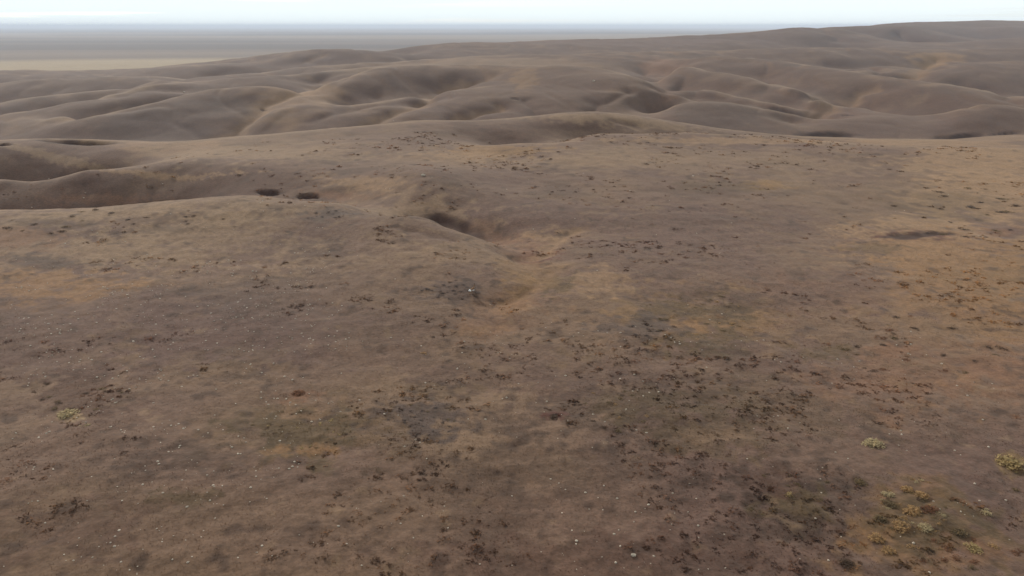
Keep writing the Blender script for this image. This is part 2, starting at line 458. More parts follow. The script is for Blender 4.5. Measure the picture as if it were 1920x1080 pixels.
# ------------------------------------------------------------------ colour patches of the vegetation and bare ground, with shade painted on hill faces
PATCHES = [
 (1850,520,200,130,'gold',.55),(1320,590,190,52,'gold',.5),(1860,360,160,50,'straw',.5),(1750,1000,170,80,'gold',.4),(955,555,26,50,'gold',.6),(905,605,50,14,'gold',.5),(1715,440,95,15,'maroon',.85),(600,790,140,50,'gold',.25),(880,375,110,24,'brown',.5),
 (600,800,190,60,'olive',.3),(1400,760,260,70,'olive',.3),(1600,560,300,60,'rust',.25),
 (1278,393,50,7,'dark',.7),(160,352,330,22,'brown',.3),(60,305,220,11,'brown',.7),(1000,165,140,40,'brown',.4),(300,215,120,26,'brown',.35),(1080,236,170,8,'brown',.5),(1430,222,100,12,'brown',.5),  # the brown ovals on hill faces also paint in their shade
 (300,386,330,13,'tan',.5),(480,340,170,22,'brown',.5),(900,212,70,8,'brown',.5),(1840,228,110,14,'brown',.5),(330,240,120,16,'mauve',.6),
 # u, v, ru, rv, colour, strength
 (60,470,260,45,'tan',.5),(60,535,190,32,'orange',.6),(30,450,90,25,'rust',.5),(250,400,300,22,'tan',.6),(190,372,120,14,'rust',.4),
 (70,490,60,14,'grey',.6),(330,425,60,8,'dark',.3),(100,420,90,8,'dark',.35),(260,410,80,10,'brown',.5),
 (620,400,60,12,'grey',.6),(400,600,260,60,'mauve',.7),(150,640,200,60,'mauve',.5),(480,560,160,30,'grey',.3),
 (845,540,70,22,'grey',.9),(850,548,50,14,'dark',.7),(905,600,60,18,'orange',.5),(990,545,60,40,'rust',.3),(985,505,26,18,'gold',.5),
 (1000,460,45,12,'maroon',.8),(985,445,70,14,'rust',.6),(1050,435,90,16,'straw',.6),(1110,525,90,30,'straw',.5),(1045,525,40,26,'olive',.6),
 (935,590,55,12,'dark',.5),(1010,395,190,26,'mauve',.6),(900,330,160,22,'mauve',.45),
 (680,345,90,16,'straw',.45),(630,368,70,8,'rust',.5),(760,400,150,9,'tan',.5),(900,450,120,12,'tan',.4),
 (1300,600,120,50,'olive',.6),(1290,610,50,18,'orange',.7),(1200,615,90,25,'grey',.6),(1420,565,130,22,'dark',.35),
 (1710,440,190,46,'straw',.6),(1780,470,190,46,'orange',.5),(1715,440,80,9,'maroon',.9),(1640,465,60,9,'olive',.5),
 (1870,340,150,60,'straw',.5),(1840,290,150,14,'straw',.6),(1850,600,160,110,'orange',.45),(1720,690,190,60,'rust',.45),(1560,540,90,40,'mauve',.4),
 (1880,700,80,60,'rust',.5),(1760,380,120,30,'olive',.3),(1435,345,40,10,'gold',.8),(1350,350,110,12,'olive',.35),(1300,430,240,60,'mauve',.6),
 (1290,300,350,30,'tan',.35),(920,285,120,12,'gold',.55),(860,292,90,12,'straw',.4),(1100,300,200,14,'tan',.3),
 (560,810,120,48,'olive',.7),(580,840,70,12,'orange',.6),(790,780,90,40,'grey',.7),(840,720,90,30,'olive',.35),(560,738,40,12,'rust',.7),
 (150,730,110,50,'brown',.6),(340,930,60,20,'olive',.6),(1110,770,190,60,'dark',.45),(1200,760,90,36,'olive',.4),(1040,780,24,7,'maroon',.8),
 (1000,700,200,50,'mauve',.4),(1340,790,120,60,'olive',.4),(1330,820,60,20,'warm',.5),(1480,930,110,60,'dark',.75),(1500,950,70,34,'olive',.7),
 (1715,950,85,62,'orange',.35),(1715,960,100,70,'olive',.5),(1650,1010,70,40,'orange',.3),(1780,1010,130,60,'olive',.6),(1820,1040,90,30,'rust',.45),
 (1640,832,22,9,'straw',.7),(1895,870,28,22,'green',.7),(130,775,26,11,'pale',.6),(1440,990,120,30,'dark',.5),(1450,905,60,26,'brown',.6),
 (320,860,140,40,'dark',.35),(1060,880,260,60,'dark',.3),(120,980,160,60,'brown',.4),(1120,1040,300,50,'brown',.45),(1620,620,190,60,'warm',.5),
 (1680,660,70,16,'rust',.6),(1880,430,60,12,'maroon',.35),(1550,660,60,14,'olive',.5),(700,560,220,70,'base',.3),(430,700,70,14,'dark',.4),
 (100,295,260,10,'tan',.5),(300,275,180,10,'straw',.4),(240,320,240,5,'straw',.5),(470,285,220,16,'tan',.5),(1150,222,190,9,'tan',.6),
 (1400,262,260,8,'straw',.5),(1750,268,220,8,'straw',.5),(300,262,160,6,'grey',.35),
 (620,104,170,9,'brown',.8),(1640,68,150,17,'brown',.85),(1400,70,200,9,'brown',.7),(1830,72,90,10,'brown',.5),(1180,80,260,6,'mauve',.6),
 (980,145,30,22,'gold',.35),(1245,115,50,16,'rust',.5),(1750,108,60,12,'gold',.6),(560,160,90,10,'straw',.35),(830,120,260,10,'tan',.4),
 (460,200,70,26,'grey',.3),(1340,225,110,18,'grey',.3),(1850,225,110,22,'brown',.5),(1640,215,160,20,'mauve',.4),
]
patches = []
for u, v, ru, rv, c, s in PATCHES:
    fr = patch_frame(u, v, ru, rv)
    if fr is not None:
        patches.append((fr, PAL[c], min(s * 1.25, .92)))

def mixc(c, t, w):
    return c + (t - c) * w[:, None]

def colour(x, y, z, slope, spacing):
    r = np.hypot(x, y)
    c = np.tile(PAL['base'], (len(x), 1))
    def nz_(wl_, s):
        return noise(x, y, wl_, s) * (1 - sstep(wl_ / 4, wl_ / 1.8, spacing))
    big = nz_(60, 51) * .6 + nz_(24, 52) * .5 + nz_(9, 53) * .4
    c = mixc(c, PAL['warm'], sstep(-.1, .5, big) * .7)
    c = mixc(c, PAL['mauve'], sstep(.1, .6, -big) * .7)
    c = mixc(c, PAL['dark'], sstep(.1, .7, nz_(13, 59) + .5 * nz_(5, 60)) * .4)
    c = mixc(c, PAL['tan'], sstep(.25, .75, nz_(35, 54) + .5 * nz_(7, 55)) * .32)
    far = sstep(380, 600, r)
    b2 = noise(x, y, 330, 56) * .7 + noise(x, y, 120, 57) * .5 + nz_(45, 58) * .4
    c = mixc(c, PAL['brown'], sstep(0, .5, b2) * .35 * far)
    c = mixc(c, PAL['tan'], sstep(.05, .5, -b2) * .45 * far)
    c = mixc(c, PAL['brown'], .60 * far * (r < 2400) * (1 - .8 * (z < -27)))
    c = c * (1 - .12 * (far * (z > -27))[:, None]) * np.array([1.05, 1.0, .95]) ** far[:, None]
    c = mixc(c, PAL['straw'], np.clip(crease(x - 3, y), 0, 1) * .22 * far * (r < 1250))
    b3 = (nz_(16, 63) + .7 * nz_(7, 64) + .8 * nz_(38, 65)) * far
    c = mixc(c, PAL['dark'], sstep(.15, .9, b3) * .45)
    c = mixc(c, PAL['tan'], sstep(.2, .9, -b3) * .4)
    # hill tops carry paler, drier grass; flanks towards the camera have shade painted in
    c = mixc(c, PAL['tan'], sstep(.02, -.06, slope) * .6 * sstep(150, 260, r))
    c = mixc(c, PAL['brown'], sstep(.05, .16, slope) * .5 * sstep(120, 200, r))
    # the plain: long fields and bands
    pl = sstep(1100, 1500, r) * (z < -22) * (np.arctan2(x, y) < .35)
    bands = noise(x * .25 + 900, y, 1500, 61) + .5 * noise(x * .2, y, 600, 62)
    c = mixc(c, srgb(92, 76, 66), pl * .85)
    c = mixc(c, srgb(124, 104, 84), pl * sstep(.0, .3, bands) * .8)
    c = mixc(c, srgb(62, 50, 46), pl * sstep(.1, .4, -bands) * .8)
    pale = sstep(1120, 1180, r) * sstep(1950, 1700, r) * (np.arctan2(x, y) < -.17) * (z < -24)
    c = mixc(c, srgb(146, 124, 94), pale * .9)
    for fr, pc, s in patches:
        a, b = oval(x, y, fr)
        m = (np.abs(a) < 1.7) & (np.abs(b) < 1.7)
        if m.any():
            w1 = max(min(np.hypot(*fr[1]), np.hypot(*fr[2])), .6)
            fs = np.maximum(1.0, spacing[m] * 3)
            q = np.sqrt(a[m] ** 2 + b[m] ** 2) + .5 * noise(x[m], y[m], w1 * .9, 71) + .45 * noise(x[m], y[m], w1 * .33, 72) + .6 * noise(x[m], y[m], 2.4, 73) * (fs < 2) + .5 * noise(x[m], y[m], .9, 75) * (fs < 1.3)
            c[m] = mixc(c[m], pc, (1 - sstep(.5, 1.15, q)) * s)
    for line, w, dep, colr, cs in gull:
        m = (np.abs(x - line[:, 0].mean()) < np.ptp(line[:, 0]) + 4 * w) & (np.abs(y - line[:, 1].mean()) < np.ptp(line[:, 1]) + 4 * w)
        if m.any():
            xs, ys = x[m], y[m]
            jx, jy = xs + w * .6 * noise(xs, ys, w * 2.2, 31), ys + w * .6 * noise(xs, ys, w * 2.2, 32)
            dd = polydist(jx, jy, line) / w + .4 * noise(xs, ys, w, 74)
            c[m] = mixc(c[m], PAL[colr], (1 - sstep(.2, .9, dd)) * cs * (.55 if w > 6.5 else 1))
    for fr, dep in banks:
        a, b = oval(x, y, fr)
        m = (np.abs(a) < 1.6) & (np.abs(b) < 1.8)
        if m.any():
            w2 = np.hypot(*fr[2])
            q = np.sqrt(a[m] ** 2 + b[m] ** 2) + .25 * noise(x[m], y[m], w2 * 1.1, 41) + .2 * noise(x[m], y[m], w2 * .45, 42)
            c[m] = mixc(c[m], PAL['soil'], (1 - sstep(.55, 1.1, q)) * .95)
    # small scuffs: bare spots and matted tufts
    nr = 1 - sstep(260, 420, r)
    sp = nz_(2.3, 81) * .6 + nz_(1.1, 82) * .5 + nz_(5, 83) * .45
    c = mixc(c, PAL['dark'], sstep(.24, .7, sp) * .65 * nr)
    c = mixc(c, PAL['tan'], sstep(.42, .85, -sp) * .4 * nr)
    return c

# ------------------------------------------------------------------ ground sheets (one height field, split where the hills hide the join)
th = np.concatenate([np.radians(np.arange(-180, -60, 5.0)), np.radians(np.arange(-60, -41, 1.0)),
                     np.linspace(math.radians(-41), math.radians(41), 900),
                     np.radians(np.arange(42, 61, 1.0)), np.radians(np.arange(65, 181, 5.0))])
rr = np.concatenate([np.array([0.6, 3, 6, 10, 15, 20, 25, 30]), np.exp(np.arange(math.log(33), math.log(520), .0049)),
                     np.exp(np.arange(math.log(520), math.log(6000), .0075)), np.exp(np.linspace(math.log(6100), math.log(90000), 46))])
TH, RR = np.meshgrid(th, rr)
X, Y = RR * np.sin(TH), RR * np.cos(TH)
dth = np.gradient(th)[None, :] * RR
drr = np.gradient(rr)[:, None] * np.ones_like(RR)
SP = np.maximum(dth, drr * .6)
Zg = height(X.ravel(), Y.ravel(), SP.ravel()).reshape(X.shape)
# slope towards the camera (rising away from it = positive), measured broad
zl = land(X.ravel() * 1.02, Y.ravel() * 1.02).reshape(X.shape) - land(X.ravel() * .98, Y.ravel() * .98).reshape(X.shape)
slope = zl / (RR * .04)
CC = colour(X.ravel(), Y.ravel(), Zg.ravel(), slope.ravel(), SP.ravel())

def ground_material():
    m = bpy.data.materials.new("prairie_ground")
    m.use_nodes = True
    N, L = m.node_tree.nodes, m.node_tree.links
    b = N["Principled BSDF"]
    b.inputs['Roughness'].default_value = 1.0
    b.inputs['Specular IOR Level'].default_value = 0.05
    b.inputs['Sheen Weight'].default_value = 0.095
    b.inputs['Sheen Roughness'].default_value = 0.6
    b.inputs['Sheen Tint'].default_value = (1.0, .84, .68, 1)
    at_ = N.new("ShaderNodeAttribute"); at_.attribute_name = "veg"
    t = N.new("ShaderNodeNewGeometry")
    last = at_.outputs['Color']
    for sc, det, lo, hi in ((5.5, 3, .86, 1.14), (1.9, 5, .76, 1.24), (.32, 4, .90, 1.10), (.035, 4, .93, 1.08)):
        n_ = N.new("ShaderNodeTexNoise")
        n_.inputs['Scale'].default_value = sc
        n_.inputs['Detail'].default_value = det
        n_.inputs['Roughness'].default_value = .62
        L.new(t.outputs['Position'], n_.inputs['Vector'])
        mr = N.new("ShaderNodeMapRange")
        mr.inputs['From Min'].default_value = .3; mr.inputs['From Max'].default_value = .7
        mr.inputs['To Min'].default_value = lo; mr.inputs['To Max'].default_value = hi
        L.new(n_.outputs['Fac'], mr.inputs['Value'])
        vm = N.new("ShaderNodeVectorMath"); vm.operation = 'SCALE'
        L.new(last, vm.inputs[0]); L.new(mr.outputs['Result'], vm.inputs['Scale'])
        last = vm.outputs['Vector']
    L.new(last, b.inputs['Base Color'])
    bn = N.new("ShaderNodeTexNoise"); bn.inputs['Scale'].default_value = 2.6; bn.inputs['Detail'].default_value = 6
    L.new(t.outputs['Position'], bn.inputs['Vector'])
    bp = N.new("ShaderNodeBump"); bp.inputs['Strength'].default_value = .55; bp.inputs['Distance'].default_value = .12
    L.new(bn.outputs['Fac'], bp.inputs['Height']); L.new(bp.outputs['Normal'], b.inputs['Normal'])
    return m
MG = ground_material()

def sheet(name, i0, i1, label=None):
    nt = len(th)
    xs, ys, zs = X[i0:i1 + 1], Y[i0:i1 + 1], Zg[i0:i1 + 1]
    nr = xs.shape[0]
    co = np.stack([xs, ys, zs], -1).reshape(-1, 3).astype(np.float32)
    # the last bearing repeats the first: leave its column out and wrap
    i, j = np.meshgrid(np.arange(nr - 1), np.arange(nt - 1), indexing='ij')
    q = np.stack([i * nt + j, (i) * nt + j + 1, (i + 1) * nt + j + 1, (i + 1) * nt + j], -1).reshape(-1, 4)
    me = bpy.data.meshes.new(name)
    me.vertices.add(len(co)); me.vertices.foreach_set("co", co.ravel())
    me.loops.add(q.size); me.loops.foreach_set("vertex_index", q[:, ::-1].ravel().astype(np.int32))
    me.polygons.add(len(q)); me.polygons.foreach_set("loop_start", (np.arange(len(q)) * 4).astype(np.int32))
    me.update(calc_edges=True)
    me.polygons.foreach_set("use_smooth", np.ones(len(q), bool))
    ca = me.attributes.new("veg", 'FLOAT_COLOR', 'POINT')
    cc = np.ones((len(co), 4), np.float32)
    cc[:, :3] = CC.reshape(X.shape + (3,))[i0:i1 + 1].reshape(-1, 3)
    ca.data.foreach_set("color", cc.ravel())
    me.materials.append(MG)
    o = bpy.data.objects.new(name, me)
    COL.objects.link(o)
    o['kind'] = 'structure'
    if label: o['label'] = label
    return o
k1 = int(np.searchsorted(rr, 372)); k2 = int(np.searchsorted(rr, 1150)); k3 = len(rr) - 1
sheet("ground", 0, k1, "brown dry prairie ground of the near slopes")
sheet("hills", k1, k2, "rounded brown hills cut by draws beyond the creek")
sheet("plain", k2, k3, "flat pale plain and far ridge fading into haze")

# ------------------------------------------------------------------ helpers for things
def tag(o, label, cat, group=None, kind=None):
    o['label'] = label
    if cat: o['category'] = cat
    if group: o['group'] = group
    if kind: o['kind'] = kind
    return o

def translucent(m, colour_socket):
    """leaves and blades let part of the light through"""
    N, L = m.node_tree.nodes, m.node_tree.links
    t, x = N.new("ShaderNodeBsdfTranslucent"), N.new("ShaderNodeMixShader")
    L.new(colour_socket, t.inputs['Color'])
    x.inputs[0].default_value = .5
    L.new(N["Principled BSDF"].outputs[0], x.inputs[1]); L.new(t.outputs[0], x.inputs[2])
    L.new(x.outputs[0], N["Material Output"].inputs['Surface'])

def simple_mat(name, col, rough=.9, var=.25, scale=6.0, thin=False):
    m = bpy.data.materials.new(name)
    m.use_nodes = True
    N, L = m.node_tree.nodes, m.node_tree.links
    b = N["Principled BSDF"]
    b.inputs['Roughness'].default_value = rough
    b.inputs['Specular IOR Level'].default_value = .15
    n_ = N.new("ShaderNodeTexNoise"); n_.inputs['Scale'].default_value = scale; n_.inputs['Detail'].default_value = 3
    g = N.new("ShaderNodeNewGeometry"); L.new(g.outputs['Position'], n_.inputs['Vector'])
    r_ = N.new("ShaderNodeValToRGB")
    c = np.array(col)
    r_.color_ramp.elements[0].position = .3; r_.color_ramp.elements[1].position = .7
    r_.color_ramp.elements[0].color = (*(c * (1 - var)), 1)
    r_.color_ramp.elements[1].color = (*np.minimum(c * (1 + var), .95), 1)
    L.new(n_.outputs['Fac'], r_.inputs['Fac']); L.new(r_.outputs['Color'], b.inputs['Base Color'])
    if thin: translucent(m, r_.outputs['Color'])
    return m

def mesh_obj(name, verts, faces, mat, smooth=False, parent=None, link=True):
    me = bpy.data.meshes.new(name)
    me.from_pydata([tuple(v) for v in verts], [], faces)
    me.materials.append(mat)
    if smooth:
        me.polygons.foreach_set("use_smooth", [True] * len(me.polygons))
    o = bpy.data.objects.new(name, me)
    if link: COL.objects.link(o)
    if parent: o.parent = parent
    return o

# ------------------------------------------------------------------ stones
def stone_mesh(seed):
    r = random.Random(seed)
    bm = bmesh.new()
    bmesh.ops.create_icosphere(bm, subdivisions=1, radius=1)
    for v in bm.verts:
        v.co *= r.uniform(.78, 1.15)
        v.co.z = max(v.co.z * .72, -.35)
        v.co.x *= 1.15
    me = bpy.data.meshes.new("stone")
    bm.to_mesh(me); bm.free()
    return me
M_STONE = simple_mat("pale_limestone", srgb(178, 162, 142), .8, .4, 1.7)
STONES = [stone_mesh(s) for s in range(6)]
for me in STONES: me.materials.append(M_STONE)

# picture points of the brightest stones, by stretch of ground
STONE_SPOTS = {
 ("small white stone lying among others on the dark left hillside", "white stones on the left hillside"):
  [(89,531),(165,588),(176,593),(181,605),(107,617),(119,609),(96,626),(239,553),(241,559),(235,572),(218,579),(269,607),(45,597),(91,607),
   (147,598),(12,634),(41,686),(264,572),(272,567),(205,555),(292,628),(140,585),(128,621),(323,517),(443,595),(325,642),(322,655),
   (495,652),(543,632),(498,638),(303,694),(393,532),(348,556),(520,633),(436,517),(380,500),(314,543),(404,618),(460,640),(552,660),(470,560),(585,612),
   (612,540),(60,560),(205,600),(250,640),(190,660),(350,600),(370,575),(300,560)],
 ("small white stone scattered on the bare slope at bottom left", "white stones at the bottom left"):
  [(52,723),(262,711),(341,725),(405,730),(442,757),(24,823),(447,818),(461,829),(301,842),(273,882),(172,894),(229,939),(163,939),(259,944),
   (417,911),(395,912),(480,883),(148,1009),(348,1013),(303,988),(323,1049),(362,1003),(138,1051),(258,1062),(561,1003),(268,1030),(377,1007),
   (500,935),(229,775),(165,763),(418,806),(390,812),(301,830),(510,1042),(520,1044),(30,812),(215,860),(120,1040),(7,1062),(100,880),(60,940),(560,870)],
 ("small white stone on the brown ground at bottom centre", "white stones at the bottom centre"):
  [(1064,790),(1052,808),(1046,822),(735,1028),(765,1038),(900,1058),(1080,1020),(1048,906),(1060,918),(905,905),(650,1020),(840,990),(960,1060),
   (1170,1065),(830,668),(745,690),(680,640),(960,930),(1105,955),(720,760),(878,786),(640,700),(800,860)],
 ("small white stone in the scrub at bottom right", "white stones at the bottom right"):
  [(1420,780),(1459,780),(1573,788),(1440,757),(1500,793),(1843,787),(1540,924),(1293,907),(1300,898),(1893,1012),(1529,972),(1358,1002),
   (1310,1008),(1310,1068),(1328,1067),(1360,1065),(1500,1048),(1685,835),(1700,845),(1290,960),(1886,938),(1750,940),(1230,720),(1205,715),(1590,860)],
 ("pale stone by itself on the middle slopes beyond the draw", "lone pale stones beyond the draw"):
  [(950,355),(727,285),(1078,410),(738,227),(60,389),(160,362),(157,371),(92,335),(305,345),(670,308),(1000,430),(1300,330)],
}
for (lab, grp), spots in STONE_SPOTS.items():
    for (u, v) in spots:
        p = at(u, v)
        if p is None: continue
        dist = math.hypot(p[0], p[1])
        s = random.uniform(1.1, 2.3) * dist / FPX
        if v > 500: s = min(s, .17)
        o = bpy.data.objects.new("white_stone", random.choice(STONES))
        COL.objects.link(o)
        o.location = (p[0], p[1], p[2] + s * .1)
        o.scale = (s, s * random.uniform(.7, 1), s * random.uniform(.7, 1))
        o.rotation_euler = (0, 0, random.uniform(0, 6.3))
        tag(o, lab, "stone", grp)
for (u, v, s, lab) in ((1187,1041,.17,"largest round white stone near the bottom edge, right of centre"),
                       (345,173,.9,"white boulder on the far hillside at left"),
                       (1113,152,.9,"white boulder high on the big rounded hill"),
                       (793,329,.45,"white boulder on the rim of the hump above the draw")):
    p = at(u, v)
    o = bpy.data.objects.new("white_boulder" if s > .3 else "white_stone", random.choice(STONES)); COL.objects.link(o)
    o.location = (p[0], p[1], p[2] + s * .15); o.scale = (s, s, s)
    tag(o, lab, "boulder" if s > .3 else "stone")

# too many to count: grit between them, one mesh
def scatter(nn, boxes, seed):
    """ground points spread over picture boxes (u0, u1, v0, v1, share)"""
    r = np.random.default_rng(seed)
    out = []
    for u0, u1, v0, v1, share in boxes:
        k = int(nn * share)
        c = [shoot(u, v, land) for u, v in ((u0, v1), (u1, v1), (u0, v0), (u1, v0))]
        t0, t1 = math.atan2(*c[2]), math.atan2(*c[3])
        ra, rb = math.hypot(*(c[0] + c[1]) / 2), math.hypot(*(c[2] + c[3]) / 2)
        t = r.uniform(t0, t1, k)
        q = np.sqrt(r.uniform(ra ** 2, rb ** 2, k))
        out.append(np.stack([q * np.sin(t), q * np.cos(t)], 1))
    return np.concatenate(out)

def bulk(name, P2, shapes, sizes, mat, cols=None, sink=0.0, rotz=True):
    """many small shapes as one mesh; shapes = list of (verts, tris) with unit size"""
    zz = height(P2[:, 0], P2[:, 1], np.full(len(P2), .02))
    r = np.random.default_rng(len(P2))
    vs, fs, cs, off = [], [], [], 0
    pick = r.integers(0, len(shapes), len(P2))
    for si, (sv, sf) in enumerate(shapes):
        idx = np.nonzero(pick == si)[0]
        if not len(idx): continue
        a = r.uniform(0, 2 * math.pi, len(idx))
        ca, sa = np.cos(a), np.sin(a)
        s = sizes[idx]
        x = (sv[None, :, 0] * ca[:, None] - sv[None, :, 1] * sa[:, None]) * s[:, None] + P2[idx, 0][:, None]
        y = (sv[None, :, 0] * sa[:, None] + sv[None, :, 1] * ca[:, None]) * s[:, None] + P2[idx, 1][:, None]
        z = sv[None, :, 2] * s[:, None] + zz[idx][:, None] - sink * s[:, None]
        vs.append(np.stack([x, y, z], -1).reshape(-1, 3))
        f = sf[None] + (np.arange(len(idx)) * len(sv))[:, None, None] + off
        fs.append(f.reshape(-1, sf.shape[1]))
        if cols is not None:
            cs.append(np.repeat(cols[idx], len(sv), axis=0))
        off += len(idx) * len(sv)
    co = np.concatenate(vs).astype(np.float32); fa = np.concatenate(fs).astype(np.int32)
    me = bpy.data.meshes.new(name)
    k = fa.shape[1]
    me.vertices.add(len(co)); me.vertices.foreach_set("co", co.ravel())
    me.loops.add(fa.size); me.loops.foreach_set("vertex_index", fa.ravel())
    me.polygons.add(len(fa)); me.polygons.foreach_set("loop_start", (np.arange(len(fa)) * k).astype(np.int32))
    me.update(calc_edges=True)
    if cols is not None:
        cc = np.ones((len(co), 4), np.float32); cc[:, :3] = np.concatenate(cs)
        me.attributes.new("veg", 'FLOAT_COLOR', 'POINT').data.foreach_set("color", cc.ravel())
    me.materials.append(mat)
    o = bpy.data.objects.new(name, me); COL.objects.link(o)
    return o

sshape = []
for me in STONES[:4]:
    v = np.array([tuple(x.co) for x in me.vertices]); f = np.array([tuple(p.vertices) for p in me.polygons])
    sshape.append((v, f))
gp = scatter(3000, [(0,640,490,700,.45),(0,640,700,1080,.24),(640,1280,600,1080,.14),(1280,1920,600,1080,.09),(640,1920,330,600,.04),(0,640,400,490,.04)], 3)
keep = noise(gp[:, 0], gp[:, 1], 9, 91) + .6 * noise(gp[:, 0], gp[:, 1], 3, 92) > .0
gp = gp[keep]
g = bulk("pebbles", gp, sshape, (.02 + .07 * rng.uniform(0, 1, len(gp)) ** 2) * (1 + np.hypot(gp[:, 0], gp[:, 1]) / 220), M_STONE)
tag(g, "pale grit and pebbles sprinkled over the brown slopes", None, kind="stuff")

# ------------------------------------------------------------------ plants
def tuft_shape(seed, blades=4, lean=.55):
    r = random.Random(seed)
    v, f = [], []
    for b in range(blades):
        a = r.uniform(0, 6.283); rad = r.uniform(0, .35); w = r.uniform(.06, .12)
        bx, by = rad * math.cos(a), rad * math.sin(a)
        l = r.uniform(.2, lean); h = r.uniform(.45, 1.0)
        k = len(v)
        px, py = -math.sin(a) * w, math.cos(a) * w
        v += [(bx - px, by - py, 0), (bx + px, by + py, 0), (bx + l * math.cos(a), by + l * math.sin(a), h)]
        f.append((k, k + 1, k + 2))
    return np.array(v), np.array(f)

def attr_mat(name, thin=False):
    m = bpy.data.materials.new(name); m.use_nodes = True
    N, L = m.node_tree.nodes, m.node_tree.links
    b = N["Principled BSDF"]; b.inputs['Roughness'].default_value = .9; b.inputs['Specular IOR Level'].default_value = .1
    a_ = N.new("ShaderNodeAttribute"); a_.attribute_name = "veg"
    L.new(a_.outputs['Color'], b.inputs['Base Color'])
    if thin: translucent(m, a_.outputs['Color'])
    return m
M_GRASS = attr_mat("dry_grass", True)
tp = scatter(70000, [(-80,2000,700,1090,.42),(-80,2000,500,700,.34),(-80,2000,400,500,.24)], 5)
kn = noise(tp[:, 0], tp[:, 1], 14, 95) + .8 * noise(tp[:, 0], tp[:, 1], 4, 96)
tp = tp[kn > -.35]
tr = np.hypot(tp[:, 0], tp[:, 1])
sl0 = np.zeros(len(tp))
tcol = colour(tp[:, 0], tp[:, 1], np.zeros(len(tp)), sl0, np.full(len(tp), .05)) * rng.uniform(1.0, 1.3, (len(tp), 1))
g = bulk("dry_grass", tp, [tuft_shape(s) for s in range(6)], rng.uniform(.04, .10, len(tp)) * (1 + tr / 240), M_GRASS, tcol, .02)
tag(g, "short dry grass covering the near slopes", None, kind="stuff")

def shrub_mesh(seed, leaves=120, flat=.34, twigs=8, leaf=1.0):
    """low mound of small leaf clumps over a few twigs"""
    r = random.Random(seed)
    v, f = [], []
    lobes = [(r.uniform(-.45, .45), r.uniform(-.45, .45), r.uniform(.35, .62)) for _ in range(5)]
    for _ in range(leaves):
        lx, ly, lr = r.choice(lobes)
        a, e = r.uniform(0, 6.283), math.asin(r.uniform(.0, 1))
        q = lr * r.uniform(.72, 1.12)
        c = Vector((lx + q * math.cos(a) * math.cos(e), ly + q * math.sin(a) * math.cos(e), q * math.sin(e) * flat * 2))
        s = r.uniform(.06, .13) * leaf
        t1 = Vector((r.gauss(0, 1), r.gauss(0, 1), r.gauss(0, .6))).normalized() * s
        t2 = Vector((r.gauss(0, 1), r.gauss(0, 1), r.gauss(0, .6))).normalized() * s
        k = len(v)
        v += [c - t1, c + t2, c + t1, c - t2 * .8]
        f.append((k, k + 1, k + 2, k + 3))
    for _ in range(twigs):
        a = r.uniform(0, 6.283); l = r.uniform(.4, .95)
        k = len(v)
        v += [Vector((.03, 0, 0)), Vector((-.03, .02, 0)), Vector((l * math.cos(a), l * math.sin(a), r.uniform(.25, .75) * flat * 2))]
        f.append((k, k + 1, k + 2))
    me = bpy.data.meshes.new("shrub")
    me.from_pydata([tuple(x) for x in v], [], f)
    return me
def stem_mesh(seed):
    r = random.Random(seed); v, f = [], []
    for _ in range(9):
        a = r.uniform(0, 6.283); l = r.uniform(.3, .7); h = r.uniform(.2, .5); k = len(v)
        b = [Vector((.035 * math.cos(t), .035 * math.sin(t), -.05)) for t in (0, 2.1, 4.2)]
        tip = Vector((l * math.cos(a), l * math.sin(a), h))
        v += b + [tip + q * .3 for q in b]
        for i in range(3):
            j = (i + 1) % 3
            f.append((k + i, k + j, k + 3 + j, k + 3 + i))
        f.append((k + 3, k + 4, k + 5))
    me = bpy.data.meshes.new("stem"); me.from_pydata([tuple(x) for x in v], [], f)
    return me
SHRUBS = [shrub_mesh(s) for s in range(6)]
BIG = [shrub_mesh(40 + s, 340, .38, 24) for s in range(4)]
STEMS = [stem_mesh(s) for s in range(3)]
M_VEG = {k: simple_mat(k + "_foliage", c, .9, .3, 3.0, True) for k, c in {
    'sage': srgb(92, 80, 74), 'olive': srgb(124, 104, 76), 'brown': srgb(100, 80, 65), 'golden': srgb(174, 140, 98), 'straw': srgb(186, 166, 128),
    'yellowgreen': srgb(172, 148, 104), 'rusty': srgb(128, 90, 66)}.items()}
M_STEM = simple_mat("woody_stem", srgb(86, 70, 58))
for me in SHRUBS + BIG: me.materials.append(M_VEG['sage'])
for me in STEMS: me.materials.append(M_STEM)

def shrub(u, v, wpx, kind, label, group=None, hk=1.0, name="low_shrub", cat="shrub", big=False):
    p = at(u, v)
    if p is None: return
    dist = math.hypot(p[0], p[1])
    s = wpx / 2 / FPX * dist * (1.25 if big else 1.05)
    me = random.choice(BIG if big else SHRUBS)
    if big:
        root = bpy.data.objects.new(name, None); COL.objects.link(root)
        fo = bpy.data.objects.new("foliage", me); COL.objects.link(fo); fo.parent = root
        st = bpy.data.objects.new("stem", random.choice(STEMS)); COL.objects.link(st); st.parent = root
    else:
        root = fo = bpy.data.objects.new(name, me); COL.objects.link(root)
    fo.material_slots[0].link = 'OBJECT'; fo.material_slots[0].material = M_VEG[kind]
    root.location = p; root.rotation_euler = (0, 0, random.uniform(0, 6.3))
    root.scale = (s, s * random.uniform(.75, 1.0), s * hk * random.uniform(.75, 1.05))
    tag(root, label, cat, group)

